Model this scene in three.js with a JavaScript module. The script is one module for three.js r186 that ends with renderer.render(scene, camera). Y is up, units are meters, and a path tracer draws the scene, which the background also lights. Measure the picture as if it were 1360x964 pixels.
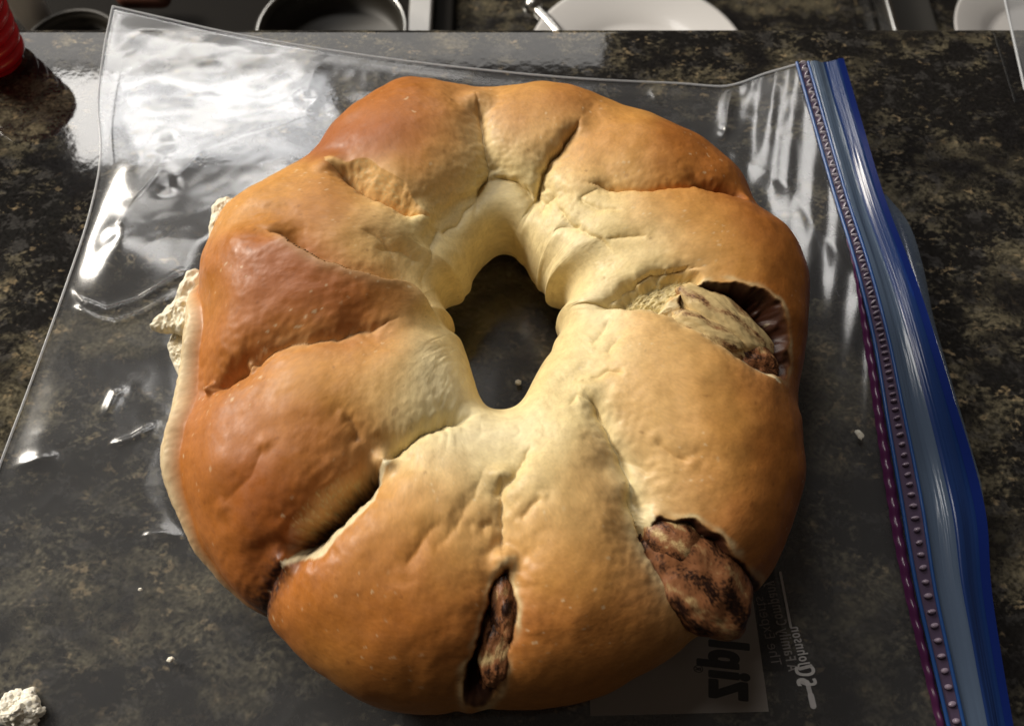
import * as THREE from 'three';
import { ImprovedNoise } from 'three/addons/math/ImprovedNoise.js';
import { mergeGeometries } from 'three/addons/utils/BufferGeometryUtils.js';
import { RoundedBoxGeometry } from 'three/addons/geometries/RoundedBoxGeometry.js';

// ---------------------------------------------------------------- camera, lamps, exposure
const W = 1360, H = 964, PITCH = 65 * Math.PI / 180, DIST = 0.25, FOV = 48;
const scene = new THREE.Scene();
const camera = new THREE.PerspectiveCamera(FOV, W / H, 0.01, 30);
camera.position.set(0, DIST * Math.sin(PITCH), DIST * Math.cos(PITCH));
camera.lookAt(0, 0, 0);
camera.focus = 0.215; camera.userData.fStop = 18;
const renderer = new THREE.WebGLRenderer({ antialias: true });
renderer.toneMapping = THREE.LinearToneMapping;
renderer.toneMappingExposure = 1.12;
renderer.shadowMap.enabled = true;
scene.background = new THREE.Color(0.036, 0.029, 0.023);

function lamp(name, x, y, z, w, h, color, intensity, tx, ty, tz) {
  const l = new THREE.RectAreaLight(color, intensity, w, h);
  l.name = name; l.position.set(x, y, z); l.lookAt(tx, ty, tz); scene.add(l);
}
const WARM = new THREE.Color(1.0, 0.92, 0.80), WHITE = new THREE.Color(1.0, 0.96, 0.91);
lamp('kitchen_strip_lamp', -0.97, 1.135, -1.1, 1.20, 0.27, WHITE, 10, -0.97, 1.135, 0);
lamp('kitchen_wall_lamp', -0.72, 0.775, -1.12, 1.80, 0.44, WHITE, 2.2, -0.72, 0.775, 0);
lamp('side_ceiling_lamp', -0.92, 0.66, -0.56, 0.40, 0.36, WARM, 46, 0, 0, 0);

lamp('ceiling_lamp', -0.37, 1.25, -0.56, 0.33, 0.34, WHITE, 8.5, 0, 0, 0);

// ---------------------------------------------------------------- helpers
const perlin = new ImprovedNoise();
const N3 = (x, y, z = 0) => perlin.noise(x + 101.3, y + 57.7, z + 13.1);
const fbm = (x, y, z, o = 4, g = 0.5) => { let a = 1, s = 0, t = 0; for (let i = 0; i < o; i++) { s += a * N3(x, y, z + i * 7.7); t += a; a *= g; x *= 2.03; y *= 2.03; z *= 2.03; } return s / t; };
const ridged = (x, y, z, o = 3) => { let a = 1, s = 0, t = 0; for (let i = 0; i < o; i++) { s += a * (1 - Math.abs(N3(x, y, z + i * 5.1)) * 2); t += a; a *= 0.5; x *= 2.1; y *= 2.1; } return s / t; };
const clamp = (x, a = 0, b = 1) => Math.min(b, Math.max(a, x));
const sst = (a, b, x) => { const t = clamp((x - a) / (b - a)); return t * t * (3 - 2 * t); };
const lerp = (a, b, t) => a + (b - a) * t;
let seed = 7;
const rnd = () => { seed = (seed * 1664525 + 1013904223) >>> 0; return seed / 4294967296; };
const rr = (a, b) => a + (b - a) * rnd();

const FPX = (H / 2) / Math.tan(FOV * Math.PI / 360);
const eye = camera.position.clone(), fwd = eye.clone().negate().normalize(), right = new THREE.Vector3(1, 0, 0), upv = right.clone().cross(fwd);
const rayOf = (px, py) => fwd.clone().addScaledVector(right, (px - W / 2) / FPX).addScaledVector(upv, -(py - H / 2) / FPX);
function at(px, py, h = 0) { const d = rayOf(px, py); return eye.clone().addScaledVector(d, (h - eye.y) / d.y); }   // where the photograph shows a spot that lies h above the counter
const depthOf = (p) => p.clone().sub(eye).dot(fwd);

const used = {};
function numbered(n) { const k = used[n] = (used[n] ?? -1) + 1; return k ? `${n}_${String(k).padStart(3, '0')}` : n; }
function tag(o, label, category, group) { o.userData.label = label; o.userData.category = category; if (group) o.userData.group = group; return o; }
function mesh(name, geo, mat, parent = scene) {
  const m = new THREE.Mesh(geo, mat); m.name = parent === scene ? numbered(name) : name; m.castShadow = m.receiveShadow = true; parent.add(m); return m;
}
function thing(name, label, category, pos = [0, 0, 0], group) {
  const g = new THREE.Group(); g.name = numbered(name); g.position.set(...pos); scene.add(g); return tag(g, label, category, group);
}
function struct(name, geo, mat) { const m = mesh(name, geo, mat); m.userData.kind = 'structure'; return m; }
function gridGeo(nu, nv, f, withColor) {      // f(u, v) -> [x, y, z, (uvx, uvy), (r, g, b)]
  const pos = new Float32Array((nu + 1) * (nv + 1) * 3), uv = new Float32Array((nu + 1) * (nv + 1) * 2), col = withColor ? new Float32Array(pos.length) : null, idx = new Uint32Array(nu * nv * 6);
  let k = 0, q = 0;
  for (let j = 0; j <= nv; j++) for (let i = 0; i <= nu; i++, k++) {
    const r = f(i / nu, j / nv);
    pos.set([r[0], r[1], r[2]], k * 3); uv.set([r[3] ?? r[0], r[4] ?? r[2]], k * 2);
    if (col) col.set([r[5], r[6], r[7]], k * 3);
    if (i < nu && j < nv) { const a = k, b = k + 1, c = k + nu + 1, d = c + 1; idx.set([a, c, b, b, c, d], q); q += 6; }
  }
  const g = new THREE.BufferGeometry();
  g.setAttribute('position', new THREE.BufferAttribute(pos, 3)); g.setAttribute('uv', new THREE.BufferAttribute(uv, 2));
  if (col) g.setAttribute('color', new THREE.BufferAttribute(col, 3));
  g.setIndex(new THREE.BufferAttribute(idx, 1)); g.computeVertexNormals(); return g;
}
function dataTex(n, f, srgb, m = n) {
  const d = new Uint8Array(n * m * 4);
  for (let y = 0, k = 0; y < m; y++) for (let x = 0; x < n; x++, k += 4) { const c = f(x / n, y / m); d[k] = clamp(c[0]) * 255; d[k + 1] = clamp(c[1]) * 255; d[k + 2] = clamp(c[2]) * 255; d[k + 3] = 255; }
  const t = new THREE.DataTexture(d, n, m); t.wrapS = t.wrapT = THREE.RepeatWrapping; t.magFilter = THREE.LinearFilter; t.minFilter = THREE.LinearMipmapLinearFilter; t.generateMipmaps = true;
  if (srgb) t.colorSpace = THREE.SRGBColorSpace; t.needsUpdate = true; return t;
}
const hexLin = (h) => new THREE.Color(h).toArray();
const polyLine = (pts) => { const len = [0]; for (let i = 1; i < pts.length; i++) len.push(len[i - 1] + Math.hypot(pts[i][0] - pts[i - 1][0], pts[i][1] - pts[i - 1][1])); return { pts, len, total: len[len.length - 1] }; };
function along(curve, t) {                     // linear-by-length point on a list of [..numbers]
  const s = t * curve.total; let i = 1; while (i < curve.pts.length - 1 && curve.len[i] < s) i++;
  const f = clamp((s - curve.len[i - 1]) / (curve.len[i] - curve.len[i - 1])); return curve.pts[i - 1].map((v, k) => lerp(v, curve.pts[i][k], f));
}
function smoothCurve(pts, n = 64) {            // Catmull-Rom through 3-D points, resampled
  const c = new THREE.CatmullRomCurve3(pts, false, 'centripetal'); return polyLine3(c.getSpacedPoints(n));
}
function polyLine3(v) { return { v, at: (t) => { const s = clamp(t) * (v.length - 1), i = Math.min(v.length - 2, Math.floor(s)); return v[i].clone().lerp(v[i + 1], s - i); } }; }
function nearest(pts, x, z) {                  // [distance, side (+ = right hand when looking along, z down), share of length]
  let bd = 1e9, side = 1, bt = 0, run = 0, tot = 0;
  for (let i = 0; i + 1 < pts.length; i++) {
    const ax = pts[i][0], az = pts[i][1], dx = pts[i + 1][0] - ax, dz = pts[i + 1][1] - az, L = Math.hypot(dx, dz), t = clamp(((x - ax) * dx + (z - az) * dz) / (L * L)), qx = x - ax - t * dx, qz = z - az - t * dz, d = Math.hypot(qx, qz);
    if (d < bd) { bd = d; side = (dx * qz - dz * qx) / (L * (d + 1e-6)); bt = run + t * L; }
    run += L;
  }
  return [bd, side, bt / run];
}
function polySigned(pts, x, z) {               // > 0 inside
  let ins = false, bd = 1e9;
  for (let i = 0, j = pts.length - 1; i < pts.length; j = i++) {
    const [xi, zi] = pts[i], [xj, zj] = pts[j];
    if ((zi > z) !== (zj > z) && x < (xj - xi) * (z - zi) / (zj - zi) + xi) ins = !ins;
    const dx = xi - xj, dz = zi - zj, t = clamp(((x - xj) * dx + (z - zj) * dz) / (dx * dx + dz * dz)); bd = Math.min(bd, Math.hypot(x - xj - t * dx, z - zj - t * dz));
  }
  return ins ? bd : -bd;
}

// ---------------------------------------------------------------- counter and what lies beyond it
function graniteColor(x, y) {                  // x, y in metres
  const wx = x + 0.0025 * fbm(x * 90, y * 90, 3.3, 3), wy = y + 0.0025 * fbm(x * 60, y * 60, 9.1, 3);
  const big = fbm(wx * 20, wy * 26, 1.5, 4, 0.55), mid = fbm(wx * 85, wy * 120, 4.2, 4, 0.62), fine = fbm(wx * 480, wy * 600, 8.8, 3, 0.7), speck = N3(wx * 1100, wy * 1100, 2.2);
  let c = [0.0085, 0.0085, 0.0088];
  const mix = (to, t) => { c = c.map((v, i) => lerp(v, to[i], t)); };
  mix([0.044, 0.041, 0.031], sst(-0.16, 0.34, big + 0.7 * mid + 0.5 * fine) * 0.95);
  mix([0.090, 0.082, 0.058], sst(0.02, 0.52, mid + 0.8 * fine + 0.5 * big) * 0.8);
  mix([0.040, 0.040, 0.041], sst(0.05, 0.34, fbm(wx * 120, wy * 160, 21, 3, 0.6) + 0.4 * fine) * 0.55);
  mix([0.17, 0.135, 0.085], sst(0.22, 0.60, fbm(wx * 150, wy * 190, 31, 3, 0.6) + 0.7 * fine + 0.25 * big) * 0.8);
  mix([0.007, 0.007, 0.008], sst(0.02, 0.30, fbm(wx * 42, wy * 50, 41, 4, 0.6) + 0.45 * fine) * 0.9);
  const k = 1.5 * (1 + 0.6 * speck + 0.4 * fine); return [c[0] * k * 1.06, c[1] * k, c[2] * k * 0.92];
}
const toS = (v) => (v <= 0.0031308 ? 12.92 * v : 1.055 * Math.pow(v, 1 / 2.4) - 0.055);
const GR = 0.42;
const graniteTex = dataTex(2048, (u, v) => graniteColor(u * GR, v * GR).map((q) => toS(Math.max(0, q))), true);
graniteTex.wrapS = graniteTex.wrapT = THREE.MirroredRepeatWrapping;
const graniteBump = dataTex(256, (u, v) => { const n = 0.5 + 0.5 * fbm(u * 20, v * 20, 2, 3); return [n, n, n]; }, false);
graniteBump.wrapS = graniteBump.wrapT = THREE.MirroredRepeatWrapping; graniteBump.repeat.set(6, 6);
const granite = new THREE.MeshPhysicalMaterial({ name: 'granite', map: graniteTex, roughness: 0.055, bumpMap: graniteBump, bumpScale: 0.00002, specularIntensity: 1, ior: 1.6 });
function planUV(geo, s, ox = 0, oz = 0) { const p = geo.attributes.position, u = geo.attributes.uv; for (let i = 0; i < p.count; i++) u.setXY(i, (p.getX(i) + ox) / s, (p.getZ(i) + oz + 0.7 * p.getY(i)) / s); return geo; }
const EDGE_Z = at(680, 36.5, 0).z;
{
  const g = new RoundedBoxGeometry(1.6, 0.032, 0.75, 5, 0.004); g.translate(0, -0.016, EDGE_Z + 0.375 - 0.001); planUV(g, GR, 0.205, 0.195);
  struct('countertop', g, granite);
  const wall = new THREE.BoxGeometry(1.6, 0.40, 0.10); wall.translate(0, -0.033 - 0.2, EDGE_Z + 0.10);
  struct('bar_wall', wall, new THREE.MeshStandardMaterial({ name: 'painted_wall', color: new THREE.Color(0.42, 0.36, 0.28), roughness: 0.8 }));
}
const LOW = -0.19;
{
  const g = new RoundedBoxGeometry(1.8, 0.03, 0.62, 3, 0.003); g.translate(0, LOW - 0.015, EDGE_Z - 0.26); planUV(g, GR, 0.11, 0.02);
  struct('lower_countertop', g, granite);
}

// ---------------------------------------------------------------- the bread ring
// outer and inner radius of the ring (mm) every four and a half degrees, clockwise seen from above, from the right
const C0 = [-1, -6], NRAD = 80, TAU = Math.PI * 2;
const RO = [84.9, 83.8, 83.2, 83.0, 83.3, 84.7, 87.4, 89.9, 92.2, 93.8, 96.3, 98.9, 100.0, 100.2, 101.3, 102.4, 102.6, 103.4, 104.3, 105.4, 106.7, 107.9, 108.1, 108.2, 107.9, 107.0, 106.3, 105.4, 104.7, 104.4, 104.2, 103.7, 102.3, 101.3, 100.1, 97.3, 94.8, 92.3, 90.3, 89.2, 89.2, 88.8, 88.4, 88.9, 90.3, 86.3, 83.3, 81.1, 78.5, 78.6, 80.5, 82.3, 84.0, 84.9, 85.3, 84.8, 83.3, 80.6, 78.5, 77.2, 77.0, 77.6, 77.5, 77.6, 77.4, 77.1, 77.2, 77.4, 78.4, 78.4, 80.2, 81.6, 81.7, 83.8, 82.9, 81.8, 83.6, 85.2, 85.8, 85.4];
const RI = [15.7, 15.1, 14.3, 13.7, 13.7, 14.7, 15.9, 16.6, 16.7, 16.6, 16.8, 17.6, 18.7, 19.3, 20.0, 21.1, 22.6, 24.4, 27.0, 30.3, 31.3, 31.5, 31.2, 28.8, 25.8, 23.0, 20.9, 19.3, 18.2, 17.3, 16.5, 16.5, 17.1, 17.6, 17.3, 15.9, 14.9, 15.0, 15.7, 16.5, 17.1, 17.6, 17.9, 17.2, 15.6, 14.2, 13.8, 14.1, 14.2, 14.0, 14.1, 14.7, 15.5, 16.1, 16.8, 17.7, 18.6, 19.6, 20.7, 21.3, 20.5, 19.1, 17.8, 16.6, 15.7, 15.0, 14.5, 14.0, 13.4, 13.6, 13.9, 13.6, 12.9, 12.2, 12.4, 13.9, 15.6, 16.7, 16.9, 16.4];
function cyc(A, th) { const s = ((th / TAU) % 1 + 1) % 1 * NRAD, i = Math.floor(s), f = s - i, g = (k) => A[(k + NRAD) % NRAD], a = g(i - 1), b = g(i), c = g(i + 1), d = g(i + 2); return (a * (1 - f) ** 3 + b * (3 * f * f * f - 6 * f * f + 4) + c * (-3 * f * f * f + 3 * f * f + 3 * f + 1) + d * f * f * f) / 6; }
for (let i = 0; i < NRAD; i++) RI[i] -= 0.9 * (1 - Math.exp(-(((i - 20) / 8) ** 2)));
const EXP = 2 / 2.4, sp = (v, e) => Math.sign(v) * Math.pow(Math.abs(v), e);
const ringH = (th) => 48 + 2 * Math.sin(th);
function basePoint(th, ph) {
  const ro = cyc(RO, th), ri = cyc(RI, th), h = ringH(th), yc = 0.4 * h, r = (ro + ri) / 2 + (ro - ri) / 2 * sp(Math.cos(ph), EXP), s = sp(Math.sin(ph), EXP), y = s > 0 ? yc + (h - yc) * s : yc + yc * s;
  return [C0[0] + r * Math.cos(th), y, C0[1] + r * Math.sin(th)];
}
function baseHeight(x, z) {                    // upper surface over a plan point, -1 off the bread
  const dx = x - C0[0], dz = z - C0[1], th = Math.atan2(dz, dx), r = Math.hypot(dx, dz), ro = cyc(RO, th), ri = cyc(RI, th), q = Math.abs((r - (ro + ri) / 2) / ((ro - ri) / 2));
  if (q >= 1) return -1; const h = ringH(th), c = Math.pow(q, 1 / EXP); return 0.4 * h + 0.6 * h * Math.pow(Math.sqrt(1 - c * c), EXP);
}
function footprint(x, z) { const dx = x - C0[0], dz = z - C0[1], th = Math.atan2(dz, dx), r = Math.hypot(dx, dz); return Math.min(cyc(RO, th) - r, r - cyc(RI, th)); }   // mm inside the ring, negative outside
function onBread(px, py) {                     // plan point (mm) of what the photograph shows there
  const d = rayOf(px, py), e = eye.clone().multiplyScalar(1000); d.multiplyScalar(1 / -d.y);
  let t = e.y - 60;
  for (; t < e.y - 14; t += 0.4) { const x = e.x + d.x * t, z = e.z + d.z * t; if (e.y - t <= baseHeight(x, z)) break; }
  return [e.x + d.x * t, e.z + d.z * t, Math.max(14, e.y - t)];
}
const chaikin = (p, closed, n) => { for (; n > 0; n--) { const o = closed ? [] : [p[0]]; for (let i = 0; i < p.length - (closed ? 0 : 1); i++) { const a = p[i], b = p[(i + 1) % p.length]; o.push([0.75 * a[0] + 0.25 * b[0], 0.75 * a[1] + 0.25 * b[1]], [0.25 * a[0] + 0.75 * b[0], 0.25 * a[1] + 0.75 * b[1]]); } if (!closed) o.push(p[p.length - 1]); p = o; } return p; };
const tr = (list) => list.map(([x, y]) => onBread(x, y).slice(0, 2));

const PAL = { D: '#a25c29', B: '#b16c2e', b: '#bc7b39', O: '#cd9249', o: '#be803b', T: '#dcae6c', C: '#e6cf95', P: '#f0e2ba' };
const BLOBS = `480 150 B|540 125 B|600 120 b|640 130 O|700 120 O|760 130 b|820 150 O|900 190 B|970 230 B|450 180 D|510 185 D|570 170 B|610 190 O|645 190 C|680 165 o|720 180 T|770 180 O|830 190 O|890 215 b
340 260 O|400 235 O|440 245 o|500 240 T|550 215 o|600 240 T|640 240 C|680 230 C|720 240 C|780 220 T|840 225 T|900 258 O|980 255 B|310 290 O|360 290 o|430 280 o|490 290 T|540 310 C|590 290 C|640 300 C|700 300 C|750 270 C|800 270 C|870 290 T|940 290 O|1010 310 B|1050 340 B
300 330 B|340 350 D|390 350 D|440 360 D|470 335 T|520 345 T|570 355 C|610 350 C|690 345 P|740 340 P|800 330 C|860 330 C|920 330 T|980 340 O|1040 370 B|1065 410 B|280 400 b|340 400 D|400 400 D|460 400 D|510 400 B|550 410 O|580 440 C|600 470 P|790 420 P|850 420 T|900 440 T|960 480 O|1010 510 B
270 450 B|330 430 B|400 440 b|460 430 B|520 450 O|570 490 C|610 510 P|760 450 C|800 460 C|850 470 T|910 490 T|960 530 O|1040 560 B|280 510 B|330 500 b|400 490 O|460 490 O|510 510 T|560 540 C|620 525 P|720 500 C|770 520 C|830 520 T|890 550 T|960 570 O|1040 610 B
260 570 B|320 570 B|380 560 b|430 570 B|480 560 O|610 570 P|680 560 P|740 560 C|560 590 C|830 570 T|880 610 T|950 620 O|1020 640 B|270 640 B|330 640 D|390 620 B|440 600 B|520 640 O|590 630 T|650 620 C|710 620 C|780 620 T|890 640 T|940 660 o|1000 690 B
290 690 B|340 690 D|380 670 D|470 700 o|540 680 O|600 680 T|650 690 T|700 690 T|770 680 T|830 700 O|980 720 B|420 770 B|480 760 b|550 750 b|610 750 O|640 800 B|710 760 O|780 760 O|850 770 b|400 820 B|460 830 B|540 820 B|600 830 B|720 830 B|790 830 B|870 830 B|920 850 O
440 880 o|520 890 B|580 900 B|700 890 B|770 880 b|850 870 o|540 935 o|620 950 o|720 925 o`.split(/[|\n]/).map((s) => { const [x, y, k] = s.trim().split(' '), p = onBread(+x, +y), c = hexLin(PAL[k]); return [p[0], p[1], ...c, k === 'D' ? 1 : 0]; });

// creases and cuts: d/w sharp depth and width (mm), D/V wide hollow, step: one side stands higher, bevel: a pale cut face on one side
const CR = [
  { p: [[633, 116], [637, 135], [641, 160], [648, 195], [655, 225], [648, 262], [640, 300]], d: 1.6, w: 1.5, D: 6.0, V: 9, c: 0.55, cw: 3.2 },
  { p: [[655, 225], [680, 240], [690, 285], [680, 330]], d: 1.0, w: 1.4, D: 2.2, V: 5, c: 0.3, cw: 2 },
  { p: [[772, 152], [745, 182], [722, 205], [706, 240], [692, 275], [676, 320]], d: 1.6, w: 1.0, D: 4.0, V: 8, c: 0.4, cw: 2.2, step: [2.0, 9] },
  { p: [[735, 196], [716, 225], [708, 255]], d: 0.8, w: 0.8, D: 0.6, V: 3, c: 0.5, cw: 1.5 },
  { p: [[1000, 258], [975, 248], [940, 238], [900, 240], [860, 246], [815, 246], [775, 236]], d: 2.0, w: 0.9, D: 3.4, V: 9, c: 0.0, cw: 1, step: [-1.6, 10] },
  { p: [[1000, 257], [985, 250], [950, 240], [925, 238]], d: 3.5, w: 1.6, D: 0, V: 3, c: -0.7, cw: 1.6 },
  { p: [[430, 208], [447, 218], [470, 235], [500, 254], [522, 266], [545, 275], [572, 282]], d: 2.2, w: 0.9, D: 4.0, V: 8, c: 0.2, cw: 1.2, bevel: [-1, 7.5, 4.5, 'T'] },
  { p: [[352, 306], [372, 318], [410, 345], [450, 364], [500, 376], [548, 386], [575, 410], [592, 436]], d: 0.5, w: 1.0, D: 1.6, V: 8, c: 0.3, cw: 2.0, step: [5.5, 10], low: 0.9 },
  { p: [[254, 504], [275, 496], [300, 484], [325, 471], [345, 460], [372, 450], [400, 447], [440, 442], [475, 436], [505, 434], [530, 425]], d: 1.5, w: 1.1, D: 3.6, V: 9, c: 0.25, cw: 1.4 },
  { p: [[250, 506], [275, 496], [300, 484], [318, 475]], d: 3.2, w: 3.0, D: 2.0, V: 7, c: -0.15, cw: 3 },
  { p: [[645, 543], [610, 545], [575, 556], [545, 572], [520, 590], [503, 606]], d: 3.2, w: 1.3, D: 3.6, V: 8, c: 0.85, cw: 2.6, step: [-0.8, 8] },
  { p: [[508, 600], [470, 640], [430, 682], [395, 718], [356, 758]], d: 10, w: 2.6, D: 3.4, V: 9, c: -1, cw: 2.2, bevel: [-1, 5.6, 4.5, 'P'], bevel2: [1, 6.5, 3.2, 'T'], por: 0.8 },
  { p: [[366, 748], [352, 768], [346, 790], [340, 822], [334, 850]], d: 1.2, w: 1.6, D: 0.5, V: 4, c: -1.3, cw: 3.2, open: true },
  { p: [[756, 410], [790, 402], [830, 396], [870, 400], [900, 412], [930, 425], [965, 446], [1000, 472], [1042, 506]], d: 1.8, w: 1.2, D: 4.8, V: 9, c: 0.45, cw: 2.0, step: [2.0, 10], bevel: [-1, 4.0, 1.8, 'P'], por: 0.7 },
  { p: [[744, 428], [752, 412], [775, 396], [810, 372], [850, 356], [895, 347], [935, 352]], d: 1.2, w: 1.0, D: 2.0, V: 6, c: 0.5, cw: 1.6, step: [-1.4, 8] },
  { p: [[770, 505], [800, 545], [820, 580], [838, 620], [852, 655], [872, 690]], d: 1.8, w: 1.5, D: 4.8, V: 9, c: 0.8, cw: 3.2 },
  { p: [[838, 632], [850, 680], [868, 735], [893, 778], [925, 815], [948, 830]], d: 1.0, w: 1.5, D: 3.4, V: 8, c: 0.7, cw: 2.4, bevel: [-1, 4.6, 2.6, 'P'], por: 0.7 },
  { p: [[664, 620], [667, 660], [664, 700], [668, 738]], d: 1.0, w: 0.8, D: 2.4, V: 9, c: 0.3, cw: 1.4 },
  { p: [[668, 745], [672, 790], [660, 850], [640, 900], [626, 945]], d: 2.0, w: 2.0, D: 4.0, V: 8, c: 0.1, cw: 3 },
  // loose wrinkles in the stretched skin
  { p: [[815, 250], [790, 246], [765, 262]], d: 0.5, w: 0.8, D: 0.4, V: 3, c: 0.2, cw: 1 }, { p: [[762, 258], [790, 275], [830, 280]], d: 0.7, w: 0.9, D: 0.5, V: 3, c: 0.15, cw: 1 },
  { p: [[730, 268], [750, 300], [790, 318], [812, 340]], d: 0.9, w: 0.7, D: 0.5, V: 3, c: 0.25, cw: 1 }, { p: [[725, 312], [755, 305], [772, 300]], d: 0.7, w: 0.7, D: 0.4, V: 2, c: 0.2, cw: 1 },
  { p: [[800, 322], [830, 316], [860, 310]], d: 0.5, w: 0.8, D: 0.4, V: 3, c: 0.1, cw: 1 }, { p: [[698, 300], [712, 270], [735, 255]], d: 0.6, w: 0.8, D: 0.6, V: 3, c: 0.2, cw: 1 },
  { p: [[780, 455], [792, 430], [800, 415]], d: 0.6, w: 0.9, D: 0.5, V: 3, c: 0.1, cw: 1 }, { p: [[800, 468], [815, 440]], d: 0.5, w: 0.9, D: 0.4, V: 3, c: 0.1, cw: 1 },
  { p: [[780, 492], [805, 485], [830, 492]], d: 0.6, w: 0.8, D: 0.6, V: 3, c: 0.1, cw: 1 }, { p: [[745, 530], [760, 512], [785, 520], [800, 545]], d: 0.7, w: 0.8, D: 0.7, V: 4, c: 0.2, cw: 1 },
  { p: [[700, 580], [690, 610], [668, 640], [655, 665]], d: 0.7, w: 1.0, D: 0.9, V: 4, c: 0.05, cw: 1 }, { p: [[645, 610], [630, 650], [600, 700], [575, 740]], d: 0.3, w: 1.5, D: 0.8, V: 6, c: 0, cw: 1 },
  { p: [[590, 680], [560, 720], [535, 760]], d: 0.3, w: 1.5, D: 0.8, V: 5, c: 0, cw: 1 }, { p: [[690, 690], [705, 670], [720, 655]], d: 0.5, w: 1, D: 0.6, V: 3, c: 0, cw: 1 }, { p: [[630, 700], [650, 690], [664, 700]], d: 0.6, w: 1, D: 0.6, V: 3, c: 0, cw: 1 },
  { p: [[448, 548], [462, 552], [472, 566], [468, 585]], d: 0.5, w: 0.9, D: 0.8, V: 4, c: -0.2, cw: 1 }, { p: [[290, 680], [330, 630], [350, 585]], d: 0, w: 2, D: 1.2, V: 8, c: 0, cw: 1 }, { p: [[355, 710], [400, 660], [440, 610]], d: 0, w: 2, D: 1.2, V: 7, c: 0, cw: 1 },
  { p: [[480, 300], [515, 320], [540, 350]], d: 0.4, w: 0.8, D: 0.5, V: 3, c: 0.1, cw: 1 }, { p: [[500, 325], [540, 335], [580, 370]], d: 0.4, w: 0.9, D: 0.6, V: 4, c: 0.1, cw: 1 }, { p: [[600, 300], [580, 340], [570, 380]], d: 0.6, w: 0.8, D: 0.8, V: 4, c: 0, cw: 1 },
  { p: [[645, 270], [625, 295], [600, 318]], d: 0.9, w: 0.8, D: 0.8, V: 4, c: 0, cw: 1 }, { p: [[690, 240], [688, 280], [684, 320]], d: 0.5, w: 0.7, D: 0.4, V: 3, c: 0, cw: 1 },
  { p: [[640, 222], [634, 250]], d: -0.8, w: 1.4, D: 0, V: 3, c: 0.6, cw: 1.6 },
  { p: [[870, 575], [895, 600], [925, 615]], d: 0.5, w: 1, D: 0.8, V: 5, c: 0, cw: 1 }, { p: [[820, 590], [850, 605], [870, 625]], d: 0.6, w: 1, D: 0.6, V: 3, c: 0.2, cw: 1.2 },
].map((c) => ({ d: 0, w: 1, D: 0, V: 5, c: 0, cw: 1, ...c, q: chaikin(tr(c.p), false, c.p.length > 4 ? 1 : 0) }));
for (const c of CR) { c.len = polyLine(c.q).total; const r = Math.max(6 * c.w, 3.2 * c.V, c.c > 0 ? 10 * c.cw : 0, c.step ? 3 * c.step[1] : 0, c.bevel ? c.bevel[1] + 2 : 0, 3 * c.cw); c.box = [Math.min(...c.q.map((p) => p[0])) - r, Math.max(...c.q.map((p) => p[0])) + r, Math.min(...c.q.map((p) => p[1])) - r, Math.max(...c.q.map((p) => p[1])) + r]; }
// holes that the cuts have torn open: depth (mm), edge width, colour of the inside
const OP = [
  { p: [[900, 386], [930, 374], [965, 370], [1000, 378], [1032, 400], [1050, 440], [1058, 498], [1040, 498], [1005, 470], [960, 440], [915, 416]], d: 9, e: 3.2, k: 'f' },
  { p: [[770, 404], [800, 378], [850, 358], [900, 350], [935, 356], [925, 372], [895, 386], [870, 394], [840, 392], [800, 400]], d: 4.2, e: 1.6, k: 'crumb' },
  { p: [[872, 690], [900, 684], [940, 702], [975, 735], [998, 770], [1004, 800], [978, 818], [942, 826], [908, 795], [884, 750]], d: 8, e: 3.2, k: 'f' },
  { p: [[673, 748], [682, 770], [686, 800], [683, 840], [672, 900], [652, 944], [622, 958], [614, 920], [635, 868], [650, 820], [658, 775]], d: 10, e: 2.0, k: 'f' },
].map((o) => ({ ...o, q: chaikin(tr(o.p), true, 2) }));
for (const c of OP) { const r = 7; c.box = [Math.min(...c.q.map((p) => p[0])) - r, Math.max(...c.q.map((p) => p[0])) + r, Math.min(...c.q.map((p) => p[1])) - r, Math.max(...c.q.map((p) => p[1])) + r]; }
const COL = Object.fromEntries(Object.entries(PAL).map(([k, v]) => [k, hexLin(v)]));
const FILL = hexLin('#3a1d10'), CRUMB = hexLin('#cdbb86'), LIP = hexLin('#e6d5a4');
const inBox = (b, x, z) => x > b[0] && x < b[1] && z > b[2] && z < b[3];

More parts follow.
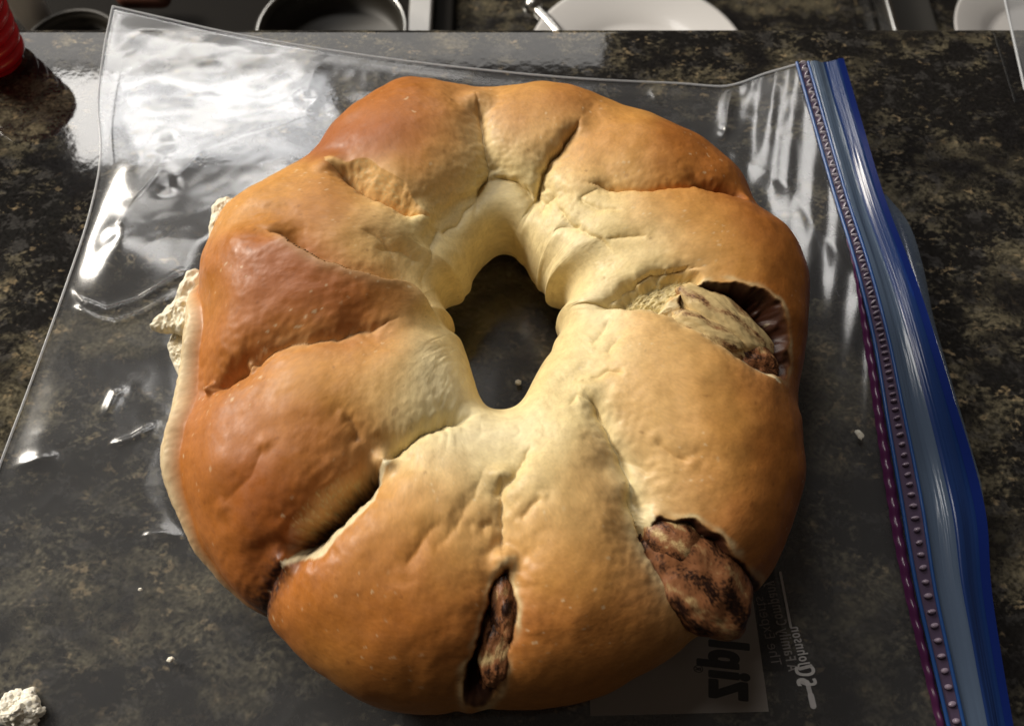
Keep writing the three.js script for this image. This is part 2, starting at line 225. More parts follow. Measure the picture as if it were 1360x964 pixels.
function breadAt(x, y, z, th, ph) {            // [inward displacement mm, r, g, b]
  const nx = x + 0.9 * N3(x * 0.16, z * 0.16, 5) + 0.35 * N3(x * 0.55, z * 0.55, 8), nz = z + 0.9 * N3(x * 0.16, z * 0.16, 15) + 0.35 * N3(x * 0.55, z * 0.55, 18);
  // baked colour
  let R = 0, G = 0, B = 0, S = 1e-9, dk = 0;
  const bx = x + 3.5 * fbm(x * 0.09, z * 0.09, 61, 3), bz = z + 3.5 * fbm(x * 0.09, z * 0.09, 71, 3);
  for (const b of BLOBS) { const d2 = (bx - b[0]) ** 2 + (bz - b[1]) ** 2; if (d2 < 900) { const w = Math.exp(-d2 / 62) + 1e-5; R += w * b[2]; G += w * b[3]; B += w * b[4]; dk += w * b[5]; S += w; } }
  let c = S > 1e-8 ? [R / S, G / S, B / S] : COL.T.slice(); dk = S > 1e-8 ? dk / S : 0;
  const mix = (to, t) => { if (t > 0) c = c.map((v, i) => lerp(v, to[i], clamp(t))); };
  const cosp = Math.cos(ph), pale = sst(0.30, 0.62, c[2] / c[0]);
  // the inner wall and the foot stay pale
  mix(COL.C, sst(-0.55, -0.95, cosp) * 0.75);
  let disp = 0;
  if (cosp > 0.3) {
    const left = sst(1.95, 2.75, th) * (1 - sst(2.95, 3.5, th)), edge = lerp(13, 36.5, left) + 2.5 * N3(th * 5, 3, 1) + 0.5 * N3(th * 14, 7, 1), f = sst(edge + 1.8, edge - 1.4, y) * sst(0.3, 0.5, cosp);
    mix(hexLin('#e2d0a8'), f * (0.22 + 0.70 * left)); mix(hexLin('#c49a62'), f * left * 0.5 * sst(-0.2, 0.4, fbm(x * 0.12, z * 0.12, y * 0.12, 4, 0.6))); disp += left * 3.2 * (1 - f) * sst(16, 3, y - edge) * sst(0.3, 0.65, cosp); disp -= left * (0.3 * f + 0.35 * f * fbm(x * 0.8, z * 0.8, y * 0.8, 2));
  }
  // skin: slow bulges, stretch marks in the pale dough, fine grain
  disp -= 1.5 * fbm(x * 0.045, z * 0.045, 3 + y * 0.02, 3) + 0.09 * fbm(x * 0.13, z * 0.13, y * 0.13 + 30, 2);
  const r = Math.hypot(x - C0[0], z - C0[1]), u = th * 9, wr = ridged(u * 0.9 + 1.1 * N3(x * 0.06, z * 0.06, 1), r * 0.06 + y * 0.04 + 0.4 * N3(x * 0.08, z * 0.08, 6), 77, 2);
  disp += pale * 0.30 * sst(0.45, 0.98, wr) * sst(-0.25, 0.25, N3(x * 0.05, z * 0.05, 12)) + (0.15 + 0.85 * pale) * (0.20 * fbm(x * 0.22, z * 0.22, y * 0.22 + 91, 3) + 0.10 * fbm(u * 3, r * 0.2 + y * 0.12, 91, 2));
  disp += 0.045 * sst(-0.2, 0.3, N3(x * 0.05, z * 0.05, 31)) * fbm(x * 1.1, z * 1.1, y * 1.1, 2);
  let lipW = 0;
  for (const k of CR) {
    if (!inBox(k.box, x, z)) continue;
    const [d, side, t] = nearest(k.q, nx, nz), A = k.q[0], Z = k.q[k.q.length - 1], endf = sst(0, 0.16 * k.len + 0.6, Math.hypot(nx - A[0], nz - A[1])) * (k.open ? 1 : sst(0, 0.16 * k.len + 0.6, Math.hypot(nx - Z[0], nz - Z[1]))), cut = (m) => sst(m, 0.5 * m, d);
    if (k.d) disp += k.d * (0.1 + 0.9 * endf) * Math.exp(-d / k.w);
    if (k.D) disp += 1.25 * k.D * (0.4 + 0.6 * endf) * Math.exp(-d / k.V) * cut(3.2 * k.V);
    if (k.step) disp -= side * k.step[0] * Math.exp(-d / k.step[1]) * endf * cut(3 * k.step[1]) * (side * Math.sign(k.step[0]) > 0 ? 1 : k.low ?? 0.25);
    for (const bv of [k.bevel, k.bevel2]) if (bv) { const [bs, bw, bd, bc] = bv; if (side * bs > 0.4 && d < bw + 1) { const f = sst(0.02, 0.3, t) * sst(0.98, 0.7, t), ww = bw * (0.25 + 0.75 * f) + 0.35 * N3(x * 0.18, z * 0.18, 44); disp += bd * f * clamp(1 - d / ww); const por = fbm(x * 1.3, z * 1.3, y * 1.3, 3, 0.6); disp += (k.por ?? 0.15) * f * por * sst(ww, ww * 0.6, d); mix(COL[bc], bv === k.bevel2 ? 0.55 * f * sst(ww + 0.5, ww - 3.5, d) : 0.9 * sst(ww + 0.4, ww - 0.5, d)); mix(CRUMB, 0.6 * f * sst(0.0, 0.35, por) * sst(ww, ww - 0.8, d)); } }
    if (k.c > 0) mix(LIP, k.c * (0.75 * Math.exp(-((d / k.cw) ** 2)) + (k.D > 2 ? 0.40 : 0) * Math.exp(-d / (2.4 * k.cw))) * (0.2 + 0.8 * endf));
    if (k.c < 0) { mix(FILL, -k.c * Math.exp(-((d / k.cw) ** 2)) * (0.1 + 0.9 * endf) * (0.75 + 0.5 * N3(x * 1.2, z * 1.2, 3))); }
  }
  disp *= 1 - 0.6 * sst(-0.6, -0.97, cosp);
  for (const o of OP) {
    if (!inBox(o.box, x, z)) continue;
    const s = polySigned(o.q, nx, nz) + 1.5 * N3(x * 0.2, z * 0.2, 66) + 0.25 * N3(x * 0.6, z * 0.6, 67);
    if (o.k === 'crumb') {
      const f = sst(-0.6, o.e, s), hole = fbm(x * 0.5, z * 0.5, y * 0.5, 4, 0.7); disp += f * (o.d + 1.3 * hole + 0.5 * fbm(x * 1.4, z * 1.4, y, 2)); mix(CRUMB, f); mix([0.40, 0.32, 0.18], f * sst(0.0, 0.4, hole));
    } else {
      const f = sst(-0.5, o.e, s); disp += o.d * f + 1.2 * f * fbm(x * 0.6, z * 0.6, 9, 3); lipW = Math.exp(-(((s + 1.1) / 0.7) ** 2));
      mix(LIP, lipW * clamp(0.35 + 0.7 * N3(x * 0.2, z * 0.2, 8))); mix(hexLin('#4a2c18'), sst(-0.7, -0.2, s)); mix(FILL, sst(-0.2, 0.6, s + 0.5 * N3(x * 0.7, z * 0.7, y * 0.7)));
    }
  }
  // mottling of the crust: darker flecks, blisters, flour dust
  const m1 = fbm(x * 0.35, z * 0.35, y * 0.35 + 4, 3), m2 = fbm(x * 1.6, z * 1.6, y * 1.6, 2), k = 1 + 0.22 * m1 + 0.18 * m2 * (1 - 0.5 * pale);
  c = [c[0] * k, c[1] * (k + 0.04 * m1), c[2] * (k + 0.08 * m1)];
  mix(hexLin('#8a4a20'), 0.3 * dk * sst(0.0, 0.3, m1 + 0.4 * m2));
  mix(hexLin('#ecd9b0'), 0.45 * sst(0.50, 0.62, N3(x * 0.75, z * 0.75, y * 0.75 + 50)) * (1 - pale) * sst(0.0, 0.3, N3(x * 0.06, z * 0.06, 4)));
  mix(hexLin('#6a3a1a'), 0.35 * sst(0.64, 0.76, N3(x * 0.5, z * 0.5, y * 0.5 + 80)) * (1 - pale));
  return [disp, ...c];
}
const bread = thing('bread_ring', 'large golden brown ring of sweet bread with deep cuts, lying on the clear bag', 'bread');
{
  const nT = 1440, nP = 470, nV = (nT + 1) * (nP + 1), P = new Float32Array(nV * 3), NRM = new Float32Array(nV * 3), COLR = new Float32Array(nV * 3), UV = new Float32Array(nV * 2), IDX = new Uint32Array(nT * nP * 6);
  const phAt = (j) => { const s = j / nP; return lerp(1.5 * Math.PI, -0.5 * Math.PI, s < 0.04 ? s * 3 : s > 0.96 ? 1 - (1 - s) * 3 : lerp(0.12, 0.88, (s - 0.04) / 0.92)); };
  const e = 1e-3;
  for (let i = 0; i <= nT; i++) {
    const th = (i % nT) / nT * TAU;
    for (let j = 0; j <= nP; j++) {
      const ph = phAt(j), k = i * (nP + 1) + j, p = basePoint(th, ph);
      if (i === nT) { for (let c = 0; c < 3; c++) { P[k * 3 + c] = P[j * 3 + c]; COLR[k * 3 + c] = COLR[j * 3 + c]; } UV[k * 2] = 6; UV[k * 2 + 1] = UV[j * 2 + 1]; continue; }
      const a = basePoint(th + e, ph), a2 = basePoint(th - e, ph), b = basePoint(th, ph + e), b2 = basePoint(th, ph - e);
      const ux = a[0] - a2[0], uy = a[1] - a2[1], uz = a[2] - a2[2], vx = b[0] - b2[0], vy = b[1] - b2[1], vz = b[2] - b2[2];
      let nx = uy * vz - uz * vy, ny = uz * vx - ux * vz, nz = ux * vy - uy * vx; const L = Math.hypot(nx, ny, nz) || 1; nx /= L; ny /= L; nz /= L;
      const rx = Math.cos(th) * Math.cos(ph), rz = Math.sin(th) * Math.cos(ph); if (nx * rx + ny * Math.sin(ph) + nz * rz < 0) { nx = -nx; ny = -ny; nz = -nz; }
      const [d, cr, cg, cb] = breadAt(p[0], p[1], p[2], th, ph), foot = sst(1.5, 8, p[1]);
      P[k * 3] = (p[0] - nx * d * foot) / 1000; P[k * 3 + 1] = Math.max(0.0012, (p[1] - ny * d * foot) / 1000 + 0.0012); P[k * 3 + 2] = (p[2] - nz * d * foot) / 1000;
      COLR[k * 3] = cr; COLR[k * 3 + 1] = cg; COLR[k * 3 + 2] = cb; UV[k * 2] = i / nT * 6; UV[k * 2 + 1] = j / nP * 3;
    }
  }
  let q = 0;
  for (let i = 0; i < nT; i++) for (let j = 0; j < nP; j++) { const a = i * (nP + 1) + j, b = a + 1, c = a + nP + 1, d = c + 1; IDX.set([a, b, c, b, d, c], q); q += 6; }
  const g = new THREE.BufferGeometry();
  g.setAttribute('position', new THREE.BufferAttribute(P, 3)); g.setAttribute('color', new THREE.BufferAttribute(COLR, 3)); g.setAttribute('uv', new THREE.BufferAttribute(UV, 2)); g.setIndex(new THREE.BufferAttribute(IDX, 1));
  g.computeVertexNormals();
  const nn = g.attributes.normal.array;         // one normal across the seam
  for (let j = 0; j <= nP; j++) { const s = nT * (nP + 1) + j; for (let c = 0; c < 3; c++) { const m = nn[j * 3 + c] + nn[s * 3 + c]; nn[j * 3 + c] = nn[s * 3 + c] = m; } }
  // outward check
  const mid = (nP >> 1) * 3; if (nn[mid + 1] < 0) { for (let i = 0; i < IDX.length; i += 3) { const t = IDX[i]; IDX[i] = IDX[i + 1]; IDX[i + 1] = t; } for (let i = 0; i < nn.length; i++) nn[i] = -nn[i]; }
  const tile = (f) => dataTex(512, (u, v) => { // seamless: blend of four shifted copies
    const wu = sst(0, 1, u), wv = sst(0, 1, v), s = 44; const n = lerp(lerp(f(u * s, v * s), f((u - 1) * s, v * s), wu), lerp(f(u * s, (v - 1) * s), f((u - 1) * s, (v - 1) * s), wu), wv); return [n, n, n]; }, false);
  const skin = tile((x, y) => 0.5 + 0.9 * fbm(x, y, 6.6, 4, 0.62)), rough = tile((x, y) => 0.50 + 0.32 * fbm(x * 0.6, y * 0.6, 16.6, 3, 0.6) + 0.25 * fbm(x * 0.12, y * 0.12, 26.6, 2));
  const crustMat = new THREE.MeshPhysicalMaterial({ name: 'baked_crust', vertexColors: true, roughness: 1, roughnessMap: rough, bumpMap: skin, bumpScale: 0.00005, specularIntensity: 0.75 });
  mesh('crust', g, crustMat, bread);
}
// lumps: filling seen in the openings, torn dough, crumbs
function lumpGeo(rx, ry, rz, amp, freq, sd, colorOf, seg = 72) {
  const g = new THREE.SphereGeometry(1, seg, Math.round(seg * 0.7)), p = g.attributes.position, col = new Float32Array(p.count * 3);
  for (let i = 0; i < p.count; i++) {
    const x = p.getX(i), y = p.getY(i), z = p.getZ(i), n = 1 + amp * fbm(x * freq * 0.55 + sd, y * freq * 0.55, z * freq * 0.55, 4, 0.42); const q = n + (seg > 100 ? 0.009 * fbm(x * 8 + sd, y * 9, z * 9, 3, 0.6) : 0); p.setXYZ(i, x * rx * q, y * ry * q, z * rz * q);
    const c = colorOf(x, y, z, n); col.set(c, i * 3);
  }
  g.setAttribute('color', new THREE.BufferAttribute(col, 3)); g.computeVertexNormals(); return g;
}
const doughMat = new THREE.MeshPhysicalMaterial({ name: 'moist_dough', vertexColors: true, roughness: 0.48, specularIntensity: 0.7 });
function swirl(sd, dark) {                       // layers of pale dough with grainy cinnamon between them
  const a = hexLin('#d6bb84'), b = hexLin('#231009'), m = hexLin('#8b5a38');
  return (x, y, z) => {
    const n = fbm(x * 1.2 + sd, y * 1.2, z * 1.2, 3, 0.5), f = fbm(x * 3.0 + sd, y * 3.0, z * 3.0, 4, 0.65), g = N3(x * 22 + sd, y * 22, z * 22) * 0.6 + N3(x * 44 + sd, y * 44, z * 44) * 0.4, band = 0.5 + 0.5 * Math.sin(7 * (z + 0.25 * x) + 3.2 * n + sd);
    const t = sst(0.25, 0.75, band * 0.5 + dark + 0.5 * f + 0.25 * g), k = sst(0.30, 0.75, 0.45 * band + 0.7 * f + 0.55 * g + n * 0.5 + dark * 0.5 - 0.2); return a.map((v, i) => lerp(lerp(v, m[i], t), b[i], k));
  };
}
function filling(px, py, drop, rx, ry, rz, turn, amp, sd, dark, tilt = 0, label) {
  const [x, z, y] = onBread(px, py), m = mesh('filling', lumpGeo(rx / 1000, ry / 1000, rz / 1000, amp, 2.6, sd, swirl(sd, dark), 150), doughMat, bread);
  m.position.set(x / 1000, (y - drop) / 1000, z / 1000); m.rotation.set(0, turn, tilt); if (label) m.userData.label = label; return m;
}
// upper right cut: two pale rolls smeared with cinnamon, darker filling towards the outside
filling(972, 414, 7.5, 15, 5.4, 6.4, -0.66, 0.22, 1.5, 0.05, -0.24, 'pale roll of dough smeared with cinnamon in the upper right cut');
filling(948, 432, 6.6, 11, 4.6, 4.6, -0.5, 0.22, 4.5, 0.05, -0.2);
filling(1014, 466, 10, 9, 6, 6.5, -0.85, 0.28, 7.5, 0.62, -0.35, 'dark brown filling in the upper right cut');
filling(1046, 478, 15, 5, 6, 8, -0.3, 0.28, 9.5, 0.35);
// lower right cut: brown filling that nearly fills it
filling(930, 752, 9.6, 16.5, 8.6, 11.5, -0.82, 0.2, 12.5, 0.66, -0.2, 'reddish brown filling in the lower right cut');
filling(902, 708, 8.2, 8, 5, 6, -0.7, 0.12, 15.5, 0.5);
// front slit
filling(670, 795, 8.6, 3.6, 5, 9, 0.05, 0.25, 18.5, 0.7);
filling(660, 848, 8.6, 4.4, 5, 9, -0.15, 0.25, 21.5, 0.5, 0, 'light brown filling inside the front slit');
filling(650, 884, 13, 3.4, 4, 5.5, -0.25, 0.25, 24.5, 0.9);

// ---------------------------------------------------------------- the zip bag
const V = (px, py, h) => at(px, py, h / 1000);
const backC = smoothCurve([[150, 10, 7], [220, 26, 6.5], [300, 44, 5.5], [400, 62, 4.5], [560, 85, 4], [760, 105, 5], [900, 112, 4], [970, 115, 6], [1010, 101, 10], [1062, 86, 15]].map((p) => V(...p)), 160);
const frontC = polyLine3([V(-110, 1000, 1), V(600, 1010, 1), V(1285, 1060, 2.5)]);
const leftC = smoothCurve([[150, 10, 7], [138, 70, 6], [131, 140, 5], [134, 210, 4.5], [118, 290, 4], [90, 375, 4], [45, 500, 2], [0, 620, 1.5], [-60, 790, 1], [-110, 1000, 1]].map((p) => V(...p)), 160);
const ZIP = [[1062, 86, 15], [1086, 170, 12], [1112, 260, 9], [1140, 350, 7], [1165, 450, 5], [1185, 560, 4], [1203, 660, 3.2], [1223, 780, 2.8], [1245, 880, 2.6], [1264, 964, 2.5], [1285, 1060, 2.5]];
const rightC = smoothCurve(ZIP.map((p) => V(...p)), 160);
const folds = [
  { p: [[88, 376], [112, 402], [140, 413], [185, 400], [258, 358]], h: 1.5, w: 1.2 }, { p: [[92, 404], [128, 424], [150, 429], [190, 415], [240, 388]], h: 1.3, w: 1.1 },
  { p: [[135, 590], [170, 580], [212, 556]], h: 1.4, w: 1.4 }, { p: [[0, 622], [40, 610], [80, 600]], h: 1.2, w: 2.5 }, { p: [[130, 560], [150, 520], [172, 512]], h: 1.2, w: 2 },
  { p: [[170, 715], [210, 705], [255, 715]], h: 1.4, w: 3 }, { p: [[225, 255], [270, 205], [330, 180], [430, 150]], h: 1.6, w: 8 }, { p: [[150, 320], [215, 235], [225, 195]], h: 1.6, w: 7 },
  { p: [[405, 135], [420, 95], [450, 62]], h: 1.8, w: 6 }, 
  { p: [[865, 112], [868, 130], [880, 145]], h: 1.5, w: 1.5 }, { p: [[972, 115], [965, 150], [962, 190]], h: 3, w: 2 }, 
  
  { p: [[1040, 640], [1080, 660], [1100, 690]], h: 1.2, w: 3 }, { p: [[1010, 890], [1040, 870], [1070, 860]], h: 1.4, w: 3.5 }, { p: [[1000, 940], [1020, 925], [1040, 930]], h: 1.2, w: 3 }, { p: [[1060, 790], [1085, 815], [1100, 830]], h: 1.2, w: 3 },
  { p: [[590, 545], [640, 500], [700, 505]], h: 0.8, w: 2 }, { p: [[630, 470], [660, 468], [690, 472]], h: 0.7, w: 1.2 },
].map((f) => ({ ...f, q: f.p.map(([x, y]) => { const v = at(x, y, 0.003); return [v.x * 1000, v.z * 1000]; }) }));
function filmPoint(u, v, layer) {
  const T = backC.at(u), Bm = frontC.at(u), L = leftC.at(v), R = rightC.at(v);
  const c00 = backC.at(0), c10 = backC.at(1), c01 = frontC.at(0), c11 = frontC.at(1);
  const p = new THREE.Vector3();
  for (const k of ['x', 'y', 'z']) p[k] = (1 - v) * T[k] + v * Bm[k] + (1 - u) * L[k] + u * R[k] - ((1 - u) * (1 - v) * c00[k] + u * (1 - v) * c10[k] + (1 - u) * v * c01[k] + u * v * c11[k]);
  const x = p.x * 1000, z = p.z * 1000, rim = sst(0, 0.04, u) * sst(1, 0.97, u) * sst(0, 0.03, v), out = -footprint(x, z), free = lerp(sst(-5, 18, out), clamp((out + 2) / 27), sst(35, 55, x)), hole = Math.hypot(x - C0[0], z - C0[1]) < 40 ? 0.25 : 1;
  let h = p.y * 1000, sd = layer * 40;
  const quiet = 1 - 0.8 * Math.max(sst(45, 70, x) * sst(70, 0, z), sst(-70, -85, x) * sst(-110, -92, z) * sst(0, -30, z));
  const wx = x + 5 * N3(x * 0.03, z * 0.03, 3 + sd), wz = z + 5 * N3(x * 0.03, z * 0.03, 13 + sd), crease = (k, m) => 1 - Math.abs(N3(wx * k, wz * k, m + sd)) * 2.6;
  h += rim * free * hole * (quiet * (0.9 * fbm(x * 0.014, z * 0.016, 3 + sd, 2, 0.35) + 0.45 * crease(0.017, 8)) + 0.16 * quiet * crease(0.045, 18) + 0.05 * crease(0.11, 28));
  const ripple = sst(60, 80, x) * sst(40, -10, z); h += ripple * free * 0.24 * (fbm(x * 0.16 + z * 0.02, z * 0.012, 51, 2, 0.5) + 0.5 * Math.sin(x * 0.75 + z * 0.16 + 3 * N3(z * 0.02, x * 0.02, 2)));
  const hump = sst(-64, -80, x + 0.12 * z) * sst(0.0, 0.06, u); h += hump * free * (z < -42 ? 3.2 * clamp((z + 102) / 60) : 3.2 * sst(-14, -42, z)) * (0.8 + 0.4 * fbm(x * 0.03, z * 0.03, 33 + sd, 2));
  const backLift = sst(-55, -110, z) * sst(60, -60, x); h += rim * free * backLift * 1.0 * fbm(x * 0.028, z * 0.04, 23 + sd, 2, 0.45);
  for (const f of folds) { const [d] = nearest(f.q, x, z); if (d < f.w * 5) h += (layer ? 1 : 0.6) * rim * free * hole * f.h * 0.75 * Math.exp(-d / (f.w * 0.8)) * sst(0, 6, Math.hypot(x - f.q[0][0], z - f.q[0][1])) * sst(0, 6, Math.hypot(x - f.q[f.q.length - 1][0], z - f.q[f.q.length - 1][1])); }
  h = lerp(layer ? 0.9 : 0.45, Math.max(layer ? 1.0 : 0.5, h - (layer ? 0 : 0.8)), Math.max(free, 0) ** 1);
  return [p.x, h / 1000, p.z];
}
const filmMat = new THREE.MeshPhysicalMaterial({ name: 'clear_film', color: new THREE.Color(0.96, 0.97, 0.985), transmission: 0.980, roughness: 0.16, ior: 1.45, thickness: 0, specularIntensity: 1, side: THREE.DoubleSide });
const bag = thing('zip_bag', 'large clear plastic zip storage bag with blue zipper strip, lying flat under the bread ring', 'plastic bag');
mesh('back_film', gridGeo(330, 330, (u, v) => filmPoint(u, v, 0)), filmMat, bag);
mesh('front_film', gridGeo(460, 460, (u, v) => filmPoint(u, v, 1)), filmMat, bag);
// sealed seams along the sides of the bag
{
  const seam = (c, n) => new THREE.TubeGeometry(new THREE.CatmullRomCurve3(Array.from({ length: n + 1 }, (_, i) => { const q = c(i / n); return q.setY(q.y + 0.0006); })), n * 3, 0.00035, 6);
  const seamMat = new THREE.MeshPhysicalMaterial({ name: 'welded_film', color: new THREE.Color(0.85, 0.87, 0.9), transmission: 0.6, roughness: 0.3, thickness: 0 });
  mesh('side_seam', seam((t) => backC.at(t), 40), seamMat, bag); mesh('bottom_seam', seam((t) => leftC.at(t), 40), seamMat, bag);
}
// zipper: strip from the closing rib out to the blue lip
const LIPC = smoothCurve([[1118, 83, 17], [1146, 180, 15], [1174, 272, 12], [1216, 382, 9], [1260, 522, 7], [1290, 620, 5], [1306, 690, 5], [1312, 780, 4], [1325, 870, 4], [1341, 964, 4], [1358, 1060, 4]].map((p) => V(...p)), 160);
const zipAt = (s) => rightC.at(s), lipAt = (s) => LIPC.at(s);
function strip(t0, t1, n, lift, wave = 0, sd = 0) {      // a band between two shares of the way from rib to lip
  return gridGeo(n, 260, (u, v) => {
    const t = lerp(t0, t1, u), a = zipAt(v), b = lipAt(v), p = a.lerp(b, t), z = p.z * 1000;
    const y = p.y + (lift + wave * (0.8 * Math.sin(t * 9 + sd + z * 0.02) + 1.2 * fbm(t * 2.2 + sd, z * 0.02, 5 + sd, 2) + 0.16 * fbm(t * 22, z * 0.01, 9, 2)) * Math.sin(Math.PI * clamp(t))) / 1000;
    return [p.x, y, p.z];
  });
}
const tint = (name, c, tr, ro) => new THREE.MeshPhysicalMaterial({ name, color: new THREE.Color(...c), transmission: tr, roughness: ro, thickness: 0, ior: 1.5, side: THREE.DoubleSide });
const blueFilm = tint('blue_film', [0.03, 0.085, 0.32], 0.62, 0.20), blueDeep = tint('deep_blue_film', [0.006, 0.022, 0.17], 0.3, 0.22), blueLine = tint('blue_rib', [0.03, 0.11, 0.36], 0.25, 0.25), pink = tint('magenta_rib', [0.17, 0.035, 0.14], 0.5, 0.25), clearRib = tint('clear_rib', [0.72, 0.74, 0.80], 0.55, 0.15);
mesh('lip_film', strip(0.20, 0.62, 60, 1.0, 0.9, 1), tint('pale_blue_film', [0.24, 0.34, 0.52], 0.66, 0.14), bag).userData.label = 'pale blue see-through part of the lip';
mesh('lip_film', strip(0.55, 1.0, 70, 1.4, 1.0, 1), blueFilm, bag).userData.label = 'blue outer part of the lip';
mesh('lip_edge', strip(0.86, 1.0, 8, 2.0, 0, 0), blueDeep, bag);
{
  const rib = (t, dx, r, mat, name, y0 = 0, s0 = 0, s1 = 1) => { const pts = []; for (let i = 0; i <= 60; i++) { const v = lerp(s0, s1, i / 60), p = zipAt(v).lerp(lipAt(v), t); p.x += dx / 1000; p.y += (1.1 + y0) / 1000; pts.push(p); } return mesh(name, new THREE.TubeGeometry(new THREE.CatmullRomCurve3(pts), 240, r / 1000, 8), mat, bag); };
  rib(-0.09, 0, 0.55, blueLine, 'zipper_rib', 0.2); rib(0.18, 0, 0.5, blueLine, 'zipper_rib', 0.2);
  mesh('zipper_track', strip(-0.07, 0.19, 8, 0.9, 0), tint('track_film', [0.17, 0.12, 0.20], 0.4, 0.2), bag);
  const teeth = [];
  let s = 0.002, k = 0;
  const total = 0.24;
  while (s < 0.985) {
    const p = zipAt(s).lerp(lipAt(s), 0.055), q = zipAt(s + 0.004).lerp(lipAt(s + 0.004), 0.055), dir = q.clone().sub(p), pitch = lerp(0.0017, 0.0040, sst(0.35, 0.8, s)) * rr(0.9, 1.1), ang = Math.atan2(dir.x, dir.z);
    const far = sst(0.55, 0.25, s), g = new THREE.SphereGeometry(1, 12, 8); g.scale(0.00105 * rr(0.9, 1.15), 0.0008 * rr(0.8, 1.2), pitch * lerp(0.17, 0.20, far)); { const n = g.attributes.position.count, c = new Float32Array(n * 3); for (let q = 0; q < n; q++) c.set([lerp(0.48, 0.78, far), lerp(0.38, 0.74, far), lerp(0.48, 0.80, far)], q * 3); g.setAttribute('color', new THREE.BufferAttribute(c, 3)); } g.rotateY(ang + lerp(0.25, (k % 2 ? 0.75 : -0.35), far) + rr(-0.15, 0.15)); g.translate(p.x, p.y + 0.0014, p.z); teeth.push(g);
    s += pitch / total; k++;
  }
  const toothMat = tint('clear_teeth', [1, 1, 1], 0.25, 0.10); toothMat.vertexColors = true; const t = mesh('zipper_teeth', mergeGeometries(teeth), toothMat, bag); t.userData.kind = 'stuff';
  // the magenta rib of the lower side, seen through the film beside the blue one
  mesh('inner_rib', gridGeo(10, 200, (u, v) => { const w = lerp(0.30, 1, v), p = zipAt(w).lerp(lipAt(w), lerp(-0.12 - 0.15 * sst(0, 0.25, v), -0.12, u)); return [p.x, p.y + (0.5 + 0.9 * Math.sin(Math.PI * u) + 0.25 * Math.sin(w * 260)) / 1000, p.z]; }), pink, bag);
}
// the second lip, a clear flap that sticks out behind the blue one
{
  const a = smoothCurve([[1160, 264, 7], [1186, 320, 6], [1214, 400, 5], [1248, 500, 4], [1270, 600, 3], [1290, 690, 2.5], [1296, 740, 2.5]].map((p) => V(...p)), 60), b = smoothCurve([[1178, 259, 10], [1207, 296, 9], [1226, 352, 7], [1240, 420, 6], [1264, 505, 6], [1289, 590, 6], [1306, 655, 6], [1308, 735, 4]].map((p) => V(...p)), 60);
  mesh('rear_lip', gridGeo(8, 60, (u, v) => { const p = a.at(v).lerp(b.at(v), u); return [p.x, p.y + 0.0012 * Math.sin(u * 3.1), p.z]; }), tint('rear_lip_film', [0.30, 0.38, 0.50], 0.75, 0.16), bag);
}
